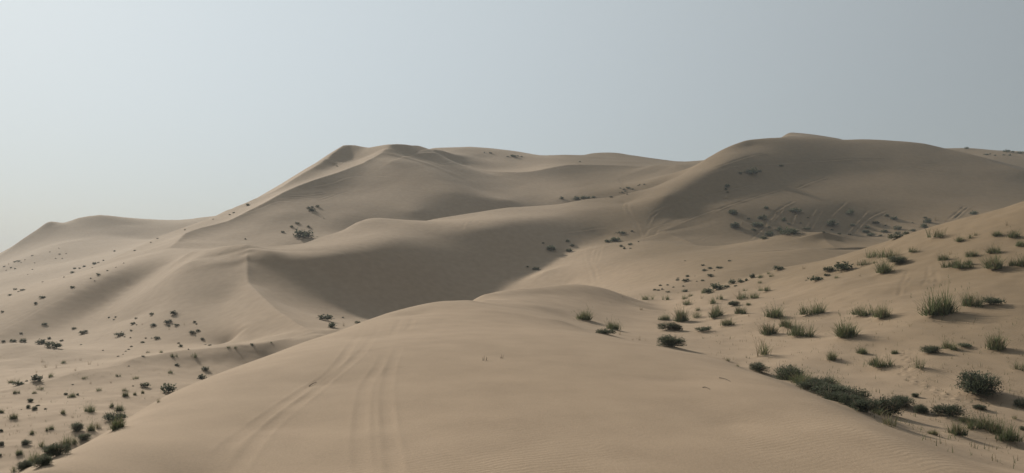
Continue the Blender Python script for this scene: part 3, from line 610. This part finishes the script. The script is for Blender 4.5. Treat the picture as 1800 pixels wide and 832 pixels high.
for (g, k), qs in sets.items():
    for q in qs:
        q['label'] = NOUN[k] + " " + PLACE[g]
        q['set'] = KINDS[k] + " " + PLACE[g]
    rank = sorted(qs, key=lambda q: -q['wm'])
    def near_d(q, pool):
        return min([math.hypot(q['x'] - o['x'], q['y'] - o['y']) for o in pool if o is not q] or [0])
    def say(q, words):
        q['label'] = words + " " + NOUN[k] + " " + PLACE[g]
    if len(qs) >= 2:
        say(rank[0], "largest"); say(rank[-1], "smallest")
    if len(qs) >= 4:
        say(rank[1], "second largest")
    if len(qs) >= 6:
        rest = rank[2:-1]
        lone = max(rest, key=lambda q: near_d(q, PLACED)); say(lone, "most isolated")
        rest = [q for q in rest if q is not lone]
        by = min(rest, key=lambda q: near_d(q, [rank[0], q])); by['label'] = NOUN[k] + " nearest to the largest one " + PLACE[g]
    if len(qs) >= 9:
        rest = [q for q in rest if q is not by]
        top = max(rest, key=lambda q: float(ground(q['x'], q['y']))); top['label'] = "uppermost " + NOUN[k] + " " + PLACE[g]
        rest = [q for q in rest if q is not top]
        low = min(rest, key=lambda q: float(ground(q['x'], q['y']))); low['label'] = "lowest-standing " + NOUN[k] + " " + PLACE[g]
# ------------------------------------------------------------------ materials
def new_mat(name):
    m = bpy.data.materials.new(name); m.use_nodes = True
    nt = m.node_tree
    return m, nt, nt.nodes["Principled BSDF"]

def sand_material():
    m, nt, b = new_mat("sand")
    N, K = nt.nodes.new, nt.links.new
    geo = N("ShaderNodeNewGeometry")
    b.inputs["Roughness"].default_value = 0.95
    b.inputs["Specular IOR Level"].default_value = 0.1
    n1 = N("ShaderNodeTexNoise"); n1.inputs["Scale"].default_value = 0.035; n1.inputs["Detail"].default_value = 4
    n2 = N("ShaderNodeTexNoise"); n2.inputs["Scale"].default_value = 0.9; n2.inputs["Detail"].default_value = 6
    n3 = N("ShaderNodeTexNoise"); n3.inputs["Scale"].default_value = 24; n3.inputs["Detail"].default_value = 5; n3.inputs["Roughness"].default_value = 0.75
    for n_ in (n1, n2, n3):
        K(geo.outputs["Position"], n_.inputs["Vector"])
    r1 = N("ShaderNodeValToRGB")
    r1.color_ramp.elements[0].position = 0.35; r1.color_ramp.elements[0].color = (0.298, 0.221, 0.151, 1)
    r1.color_ramp.elements[1].position = 0.68; r1.color_ramp.elements[1].color = (0.316, 0.238, 0.167, 1)
    K(n1.outputs[0], r1.inputs[0])
    # redder sand towards the tall dune, its colour also darkened for dimmer light there, paler on the near dune and the valley
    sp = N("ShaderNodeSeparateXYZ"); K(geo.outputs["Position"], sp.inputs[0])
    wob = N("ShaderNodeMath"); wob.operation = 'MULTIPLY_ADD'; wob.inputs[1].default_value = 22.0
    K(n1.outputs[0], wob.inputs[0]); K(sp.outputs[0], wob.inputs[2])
    red_dim_fac = N("ShaderNodeMapRange"); red_dim_fac.interpolation_type = 'SMOOTHSTEP'
    red_dim_fac.inputs[1].default_value = 18.0; red_dim_fac.inputs[2].default_value = 36.0
    K(wob.outputs[0], red_dim_fac.inputs[0])
    red_dim = N("ShaderNodeMix"); red_dim.data_type = 'RGBA'; red_dim.inputs[7].default_value = (0.190, 0.138, 0.086, 1)
    K(red_dim_fac.outputs[0], red_dim.inputs[0]); K(r1.outputs[0], red_dim.inputs[6])
    mul = N("ShaderNodeMix"); mul.data_type = 'RGBA'; mul.blend_type = 'MULTIPLY'; mul.inputs[0].default_value = 1
    r2 = N("ShaderNodeValToRGB")
    r2.color_ramp.elements[0].position = 0.3; r2.color_ramp.elements[0].color = (0.80, 0.79, 0.77, 1)
    r2.color_ramp.elements[1].position = 0.7; r2.color_ramp.elements[1].color = (1.15, 1.15, 1.15, 1)
    mixn = N("ShaderNodeMath"); mixn.operation = 'MULTIPLY_ADD'; mixn.inputs[1].default_value = 0.6
    K(n3.outputs[0], mixn.inputs[0]);
    half = N("ShaderNodeMath"); half.operation = 'MULTIPLY'; half.inputs[1].default_value = 0.4
    K(n2.outputs[0], half.inputs[0]); K(half.outputs[0], mixn.inputs[2])
    K(mixn.outputs[0], r2.inputs[0])
    K(red_dim.outputs[2], mul.inputs[6]); K(r2.outputs[0], mul.inputs[7])
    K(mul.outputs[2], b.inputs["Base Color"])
    # wind ripples and grain
    mp = N("ShaderNodeMapping"); mp.inputs["Rotation"].default_value = (0, 0, math.radians(62))
    K(geo.outputs["Position"], mp.inputs["Vector"])
    w1 = N("ShaderNodeTexWave"); w1.inputs["Scale"].default_value = 2.3; w1.inputs["Distortion"].default_value = 9; w1.inputs["Detail"].default_value = 3; w1.inputs["Detail Scale"].default_value = 0.6
    K(mp.outputs[0], w1.inputs["Vector"])
    n4 = N("ShaderNodeTexNoise"); n4.inputs["Scale"].default_value = 0.16; n4.inputs["Detail"].default_value = 2
    K(geo.outputs["Position"], n4.inputs["Vector"])
    rr = N("ShaderNodeMapRange"); rr.inputs[1].default_value = 0.42; rr.inputs[2].default_value = 0.66
    K(n4.outputs[0], rr.inputs[0])
    wm = N("ShaderNodeMath"); wm.operation = 'MULTIPLY'; K(w1.outputs["Fac"], wm.inputs[0]); K(rr.outputs[0], wm.inputs[1])
    ad = N("ShaderNodeMath"); ad.operation = 'MULTIPLY_ADD'; ad.inputs[1].default_value = 0.55
    K(n2.outputs[0], ad.inputs[0]); K(wm.outputs[0], ad.inputs[2])
    bp = N("ShaderNodeBump"); bp.inputs["Strength"].default_value = 0.13; bp.inputs["Distance"].default_value = 0.035
    K(ad.outputs[0], bp.inputs["Height"])
    bp2 = N("ShaderNodeBump"); bp2.inputs["Strength"].default_value = 0.4; bp2.inputs["Distance"].default_value = 0.02
    K(n3.outputs[0], bp2.inputs["Height"]); K(bp.outputs[0], bp2.inputs["Normal"])
    K(bp2.outputs[0], b.inputs["Normal"])
    return m
SAND = sand_material()

def mesh_from_arrays(name, co, quads, smooth=True):
    me = bpy.data.meshes.new(name)
    me.vertices.add(len(co)); me.vertices.foreach_set("co", np.ascontiguousarray(co, np.float32).ravel())
    k = quads.shape[1]
    me.loops.add(quads.size); me.loops.foreach_set("vertex_index", np.ascontiguousarray(quads, np.int32).ravel())
    me.polygons.add(len(quads)); me.polygons.foreach_set("loop_start", np.arange(0, quads.size, k, dtype=np.int32))
    me.update(calc_edges=True)
    me.polygons.foreach_set("use_smooth", np.full(len(quads), smooth))
    return me

idx = np.arange(NR * NC).reshape(NR, NC)
quads = np.stack([idx[:-1, :-1], idx[:-1, 1:], idx[1:, 1:], idx[1:, :-1]], -1).reshape(-1, 4)
me = mesh_from_arrays("sand_dunes", np.stack([PX, PY, PZ], -1).reshape(-1, 3), quads)
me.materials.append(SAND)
dunes = bpy.data.objects.new("sand_dunes", me); COL.objects.link(dunes)
dunes["kind"] = "structure"

# wide low desert floor under and around the dunes, out to the horizon
gv = [(-2250, -2250, -19), (2250, -2250, -19), (2250, 2250, -19), (-2250, 2250, -19)]
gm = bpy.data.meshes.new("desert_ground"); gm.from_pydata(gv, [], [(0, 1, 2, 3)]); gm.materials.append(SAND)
go = bpy.data.objects.new("desert_ground", gm); COL.objects.link(go); go["kind"] = "structure"

# ------------------------------------------------------------------ dusty air
def haze():
    m = bpy.data.materials.new("haze"); m.use_nodes = True
    nt = m.node_tree
    nt.nodes.remove(nt.nodes["Principled BSDF"])
    v = nt.nodes.new("ShaderNodeVolumePrincipled")
    v.inputs["Color"].default_value = (0.72, 0.80, 0.86, 1)
    v.inputs["Density"].default_value = 0.0004
    v.inputs["Anisotropy"].default_value = 0.0
    nt.links.new(v.outputs[0], nt.nodes["Material Output"].inputs["Volume"])
    x, y0, y1, z0, z1 = 2300, -2300, 2300, -21, 62
    vs = [(sx, sy, sz) for sz in (z0, z1) for sx, sy in ((-x, y0), (x, y0), (x, y1), (-x, y1))]
    fs = [(3, 2, 1, 0), (4, 5, 6, 7), (0, 1, 5, 4), (1, 2, 6, 5), (2, 3, 7, 6), (3, 0, 4, 7)]
    hm = bpy.data.meshes.new("haze"); hm.from_pydata(vs, [], fs); hm.materials.append(m)
    o = bpy.data.objects.new("haze", hm); COL.objects.link(o); o["kind"] = "stuff"
haze()
# ------------------------------------------------------------------ plants
def leaf_material(name, c0, c1):
    m, nt, b = new_mat(name)
    N, K = nt.nodes.new, nt.links.new
    b.inputs["Roughness"].default_value = 0.8
    b.inputs["Specular IOR Level"].default_value = 0.15
    oi = N("ShaderNodeObjectInfo"); geo = N("ShaderNodeNewGeometry")
    nz = N("ShaderNodeTexNoise"); nz.inputs["Scale"].default_value = 7.0; nz.inputs["Detail"].default_value = 3
    K(geo.outputs["Position"], nz.inputs["Vector"])
    ad = N("ShaderNodeMath"); ad.operation = 'MULTIPLY_ADD'; ad.inputs[1].default_value = 0.45
    K(oi.outputs["Random"], ad.inputs[0])
    sb = N("ShaderNodeMath"); sb.operation = 'SUBTRACT'; sb.inputs[1].default_value = 0.22
    K(nz.outputs[0], sb.inputs[0]); K(sb.outputs[0], ad.inputs[2])
    r = N("ShaderNodeValToRGB")
    r.color_ramp.elements[0].position = 0.2; r.color_ramp.elements[0].color = (*c0, 1)
    r.color_ramp.elements[1].position = 0.75; r.color_ramp.elements[1].color = (*c1, 1)
    K(ad.outputs[0], r.inputs[0]); K(r.outputs[0], b.inputs["Base Color"])
    tr = N("ShaderNodeBsdfTranslucent"); K(r.outputs[0], tr.inputs["Color"])     # thin leaves let the low sun through
    mx = N("ShaderNodeMixShader"); mx.inputs[0].default_value = 0.4
    K(b.outputs[0], mx.inputs[1]); K(tr.outputs[0], mx.inputs[2])
    K(mx.outputs[0], nt.nodes["Material Output"].inputs["Surface"])
    return m
GRASS = leaf_material("tuft_leaf", (0.074, 0.088, 0.042), (0.150, 0.160, 0.080))
LEAF = leaf_material("bush_leaf", (0.056, 0.066, 0.040), (0.112, 0.122, 0.076))
DRY = leaf_material("dry_stalk", (0.16, 0.12, 0.07), (0.24, 0.19, 0.12))
WOOD = leaf_material("woody_stem", (0.10, 0.08, 0.06), (0.19, 0.155, 0.12))

def mesh_of(name, V, Fc, mats):
    me = bpy.data.meshes.new(name)
    me.from_pydata(V, [], [f[0] for f in Fc])
    for m in mats:
        me.materials.append(m)
    if len(mats) > 1:
        me.polygons.foreach_set("material_index", [f[1] for f in Fc])
    me.update()
    return me

def blade(V, Fc, rng, base, az, lean, length, width, mat=0, bend=0.5, segs=3):
    """one curved grass blade or stalk, as a tapering ribbon"""
    dx, dy = math.cos(az), math.sin(az)
    tw = az + math.pi / 2 + rng.uniform(-0.7, 0.7)
    sx, sy = math.cos(tw) * width, math.sin(tw) * width
    x, y, z = base
    a = lean
    i0 = len(V)
    for k in range(segs):
        w = 1 - 0.75 * k / segs
        V.append((x - sx * w, y - sy * w, z)); V.append((x + sx * w, y + sy * w, z))
        st = length / segs
        x += dx * math.sin(a) * st; y += dy * math.sin(a) * st; z += math.cos(a) * st
        a += bend / segs
    V.append((x, y, z))
    for k in range(segs - 1):
        j = i0 + 2 * k
        Fc.append(((j, j + 1, j + 3, j + 2), mat))
    j = i0 + 2 * (segs - 1)
    Fc.append(((j, j + 1, j + 2), mat))

def tuft_meshes(seed, nb, sparse=False):
    """unit tuft: about 1 wide; leaves and stalks as two meshes"""
    rng = random.Random(seed)
    V, Fc = [], []
    nclump = rng.randint(3, 8)
    dry, spread, tilt = rng.uniform(.05, .4), rng.uniform(.34, .58), rng.uniform(-.35, .35)
    cl = [(rng.gauss(0, .15), rng.gauss(0, .12), rng.uniform(.7, 1.1)) for _ in range(nclump)]
    for i in range(nb):
        cx, cy, cs = rng.choice(cl)
        az = rng.uniform(0, 2 * math.pi)
        r = abs(rng.gauss(0, 0.07))
        lean = min(1.35, abs(rng.gauss(0.12 + tilt * math.cos(az), spread)))
        ln = cs * rng.uniform(0.28, 0.62) * (1.0 if lean < .9 else .8)
        blade(V, Fc, rng, (cx + r * math.cos(az), cy + r * math.sin(az), -0.03), az, lean, ln, rng.uniform(.006, .011), mat=int(rng.random() < dry), bend=rng.uniform(.1, .9))
    if not sparse:
        for i in range(nb // 2):                       # short inner leaves that close the heart of the tuft
            cx, cy, cs = rng.choice(cl)
            az = rng.uniform(0, 2 * math.pi)
            blade(V, Fc, rng, (cx + rng.gauss(0, .09), cy + rng.gauss(0, .08), -0.03), az, abs(rng.gauss(.2, .6)), rng.uniform(.14, .32), rng.uniform(.009, .016), segs=2)
    leaves = mesh_of("foliage", V, Fc, [GRASS, DRY])
    V, Fc = [], []
    for i in range(16 if not sparse else 10):
        cx, cy, cs = rng.choice(cl)
        az = rng.uniform(0, 2 * math.pi)
        ln = rng.uniform(.5, .82) * cs
        lean = abs(rng.gauss(.1, .4))
        blade(V, Fc, rng, (cx, cy, -.03), az, lean, ln, .006, bend=.25)
        # seed head: a few short barbs near the tip
        tx, ty, tz = V[-1]
        for k in range(3):
            blade(V, Fc, rng, (tx, ty, tz - .03 * k), rng.uniform(0, 6.28), rng.uniform(.2, .9), .05, .007, segs=2)
    stalks = mesh_of("stalk", V, Fc, [DRY if sparse else GRASS])
    return leaves, stalks

def bush_meshes(seed, nl, leaf, flat=1.0):
    """unit bush: lumpy dome of small leaves on woody stems"""
    rng = random.Random(seed)
    lobes = [(0, 0, 0.36, .5)]
    for i in range(rng.randint(5, 8)):
        a = rng.uniform(0, 6.28); d = rng.uniform(.1, .32)
        lobes.append((d * math.cos(a), d * math.sin(a) * .85, rng.uniform(.13, .25), rng.uniform(.28, .52)))
    V, Fc = [], []
    for i in range(nl):
        lx, ly, lr, lh = rng.choice(lobes)
        u, a = rng.random() ** 0.42, rng.uniform(0, 6.28)
        ct = rng.uniform(0, 1) ** .8
        st = math.sqrt(max(0, 1 - ct * ct))
        x, y, z = lx + lr * u * st * math.cos(a), ly + lr * u * st * math.sin(a), lh * u * ct * flat + 0.01
        s = leaf * rng.uniform(.6, 1.5)
        p, t = rng.uniform(0, 6.28), rng.uniform(-.5, 1.2)
        d = (math.cos(p) * math.cos(t) * s, math.sin(p) * math.cos(t) * s, math.sin(t) * s)
        p2 = p + math.pi / 2 + rng.uniform(-.5, .5)
        e = (math.cos(p2) * s * .3, math.sin(p2) * s * .3, rng.uniform(-.2, .2) * s)
        j = len(V)
        V += [(x, y, z), (x + d[0] * .5 + e[0], y + d[1] * .5 + e[1], z + d[2] * .5 + e[2]), (x + d[0], y + d[1], z + d[2]), (x + d[0] * .5 - e[0], y + d[1] * .5 - e[1], z + d[2] * .5 - e[2])]
        Fc.append(((j, j + 1, j + 2, j + 3), 0))
    for i in range(nl // 14):                           # sprigs breaking the outline
        lx, ly, lr, lh = rng.choice(lobes)
        a = rng.uniform(0, 6.28)
        blade(V, Fc, rng, (lx + lr * .6 * math.cos(a), ly + lr * .6 * math.sin(a), lh * .55 * flat), a, rng.uniform(.1, 1.0), rng.uniform(.1, .22), leaf * .22, segs=2)
    for i in range(nl // 110):                          # dead grey twigs sticking out
        a = rng.uniform(0, 6.28)
        blade(V, Fc, rng, (.12 * math.cos(a), .12 * math.sin(a), .1 * flat), a, rng.uniform(.2, 1.3), rng.uniform(.38, .6), .006, mat=1, bend=rng.uniform(-.5, .3))
    leaves = mesh_of("foliage", V, Fc, [LEAF, WOOD])
    V, Fc = [], []
    for i in range(9):
        a = rng.uniform(0, 6.28); ln = rng.uniform(.28, .5); le = rng.uniform(.2, 1.0)
        tip = (math.cos(a) * math.sin(le) * ln, math.sin(a) * math.sin(le) * ln, math.cos(le) * ln * flat)
        mid = (tip[0] * .5 + rng.gauss(0, .03), tip[1] * .5 + rng.gauss(0, .03), tip[2] * .42)
        rings = [((0, 0, -.05), .016), (mid, .010), (tip, .003)]
        j = len(V)
        for c, r in rings:
            for k in range(4):
                V.append((c[0] + r * math.cos(k * 1.571), c[1] + r * math.sin(k * 1.571), c[2]))
        for q in range(2):
            for k in range(4):
                Fc.append(((j + 4 * q + k, j + 4 * q + (k + 1) % 4, j + 4 * q + 4 + (k + 1) % 4, j + 4 * q + 4 + k), 0))
    stems = mesh_of("stem", V, Fc, [WOOD])
    return leaves, stems

def weed_mesh(seed):
    rng = random.Random(seed)
    V, Fc = [], []
    for i in range(14):
        az = rng.uniform(0, 6.28)
        blade(V, Fc, rng, (rng.gauss(0, .1), rng.gauss(0, .1), -.03), az, abs(rng.gauss(.1, .45)), rng.uniform(.3, .8), .014, bend=rng.uniform(-.3, .5))
        tx, ty, tz = V[-1]
        blade(V, Fc, rng, (tx, ty, tz - .08), az + 1.2, .8, .14, .012, segs=2)
    return mesh_of("dry_weed", V, Fc, [DRY])

TUFTS = [tuft_meshes(100 + i, 230 + 25 * (i % 5)) for i in range(10)]
SPARSE = [tuft_meshes(150 + i, 80, True) for i in range(3)]
BUSHES = [bush_meshes(200 + i, 3600, .036) for i in range(6)]
FAR_BUSH = [bush_meshes(300 + i, 260, .12)[0] for i in range(6)]
FAR_TUFT = [tuft_meshes(350 + i, 90)[0] for i in range(3)]
LOW = [bush_meshes(400 + i, 900, .05, .45) for i in range(3)]
FAR_LOW = [bush_meshes(450 + i, 220, .12, .45)[0] for i in range(2)]
WEEDS = [weed_mesh(500 + i) for i in range(4)]

rng = random.Random(7)
for q in PLACED:
    x, y, wm = q['x'], q['y'], q['wm']
    kind = q['kind']
    near = y < 52
    z = float(ground(x, y))
    size = max(wm, 0.12)
    hm = q['hm']
    if kind == 'd':
        src, hr, nm, cat = rng.choice(WEEDS), 1.15, "dry_weed", "weed"
    elif kind == 'l':
        src, hr, nm, cat = rng.choice(LOW if near else FAR_LOW), 1.0, "low_shrub", "shrub"
    elif kind == 'b':
        src, hr, nm, cat = rng.choice(BUSHES if near else FAR_BUSH), 1.0, "desert_shrub", "shrub"
    elif kind == 's':
        src, hr, nm, cat = rng.choice(SPARSE if near else FAR_TUFT), 1.1, "grass_tuft", "grass"
    else:
        src, hr, nm, cat = rng.choice(TUFTS if near else FAR_TUFT), 1.0, "grass_tuft", "grass"
    label, group = q['label'], q['set']
    sx = size * rng.uniform(1.25, 1.42) * (1.3 if hm else (1.26 if x > 0 else 1.0) if near else 1.3)
    sz = size * hr * rng.uniform(1.15, 1.45) * (1.0 if near else 1.1)
    if kind == 'b':
        sz *= rng.uniform(.62, .9)
    if hm:
        sz = hm / 0.43
    if isinstance(src, tuple):
        o = bpy.data.objects.new(nm, None); o.empty_display_size = 0.1
        for part, pname in zip(src, ("foliage", "stem" if kind in 'bl' else "stalk")):
            c = bpy.data.objects.new(pname, part); c.parent = o; COL.objects.link(c)
    else:
        o = bpy.data.objects.new(nm, src)
    COL.objects.link(o)
    o.location = (x, y, z - 0.01)
    o.scale = (sx, sx * rng.uniform(.65, 1.0), sz)
    o.rotation_euler = (0, 0, rng.uniform(0, 6.28) if kind != 'l' else rng.uniform(-.4, .4))
    o["label"], o["category"], o["group"] = label, cat, group

# dry sprigs and sticks on the near dune
def sprig(px, py, h_px, seed, label):
    h = hit(px, py)
    r_ = random.Random(seed); V, Fc = [], []
    s = h_px * h[1] / F
    for i in range(4):
        blade(V, Fc, r_, (r_.gauss(0, .15) * s, r_.gauss(0, .1) * s, -.02), r_.uniform(0, 6.28), r_.uniform(.05, .6), s * r_.uniform(.6, 1.1), .012, bend=r_.uniform(-.5, .6))
    o = bpy.data.objects.new("dry_sprig", mesh_of("dry_sprig", V, Fc, [WOOD])); COL.objects.link(o)
    o.location = (h[0], h[1], float(ground(h[0], h[1])))
    o["label"], o["category"] = label, "sprig"
sprig(853, 634, 11, 1, "taller of two thin dry sprigs standing on the smooth top of the near dune")
sprig(881, 630, 9, 2, "shorter of two thin dry sprigs standing on the smooth top of the near dune")

def stick(pa, pb, label):
    a, b = hit(*pa), hit(*pb)
    V, Fc = [], []
    n_ = 6
    for k in range(n_):
        t = k / (n_ - 1)
        x, y = a[0] + (b[0] - a[0]) * t, a[1] + (b[1] - a[1]) * t + .02 * math.sin(5 * t)
        z = float(ground(x, y)) + 0.008 + 0.02 * math.sin(3.1 * t)
        r = .012 * (1 - .6 * t)
        for c in range(5):
            V.append((x, y + r * math.cos(c * 1.2566), z + r * math.sin(c * 1.2566)))
    for k in range(n_ - 1):
        for c in range(5):
            Fc.append(((k * 5 + c, k * 5 + (c + 1) % 5, k * 5 + 5 + (c + 1) % 5, k * 5 + 5 + c), 0))
    o = bpy.data.objects.new("dead_stick", mesh_of("dead_stick", V, Fc, [WOOD])); COL.objects.link(o)
    o["label"], o["category"] = label, "stick"
stick((1264, 665), (1284, 671.5), "dark dead stick lying on the smooth flank of the near dune")
stick((1235, 682), (1248, 685.5), "short pale stick lying below the dark dead stick on the near dune")
stick((543, 680), (557, 673), "bent twig lying beside the wheel ruts on the near dune")

# sparse dry seedlings over the shelf and the valley floor: too small and many to count
r_ = random.Random(77)
V, Fc = [], []
def seedlings(n_, x0, x1, y0, y1):
    for i in range(n_):
        px, py = r_.uniform(x0, x1), r_.uniform(y0, y1)
        h = hit(px, py)
        if h is None or h[1] < 13.5:
            continue
        if -9.5 < h[0] < 7.5 and h[1] < 50:
            continue
        for k in range(r_.randint(2, 4)):
            bx, by = h[0] + r_.gauss(0, .06), h[1] + r_.gauss(0, .06)
            blade(V, Fc, r_, (bx, by, float(ground(bx, by)) - .01), r_.uniform(0, 6.28), abs(r_.gauss(.3, .5)), r_.uniform(.06, .2), .007, mat=r_.randint(0, 1), segs=2)
seedlings(520, 1230, 1800, 560, 735)
seedlings(140, 1540, 1800, 690, 830)
seedlings(260, 0, 300, 620, 810)
seedlings(40, 1070, 1140, 505, 535)
sd = bpy.data.objects.new("dry_grass", mesh_of("dry_grass", V, Fc, [DRY, GRASS])); COL.objects.link(sd)
sd["kind"] = "stuff"
sd["label"] = "sparse dry grass seedlings scattered over the shelf and valley sand"
sd["category"] = "grass"
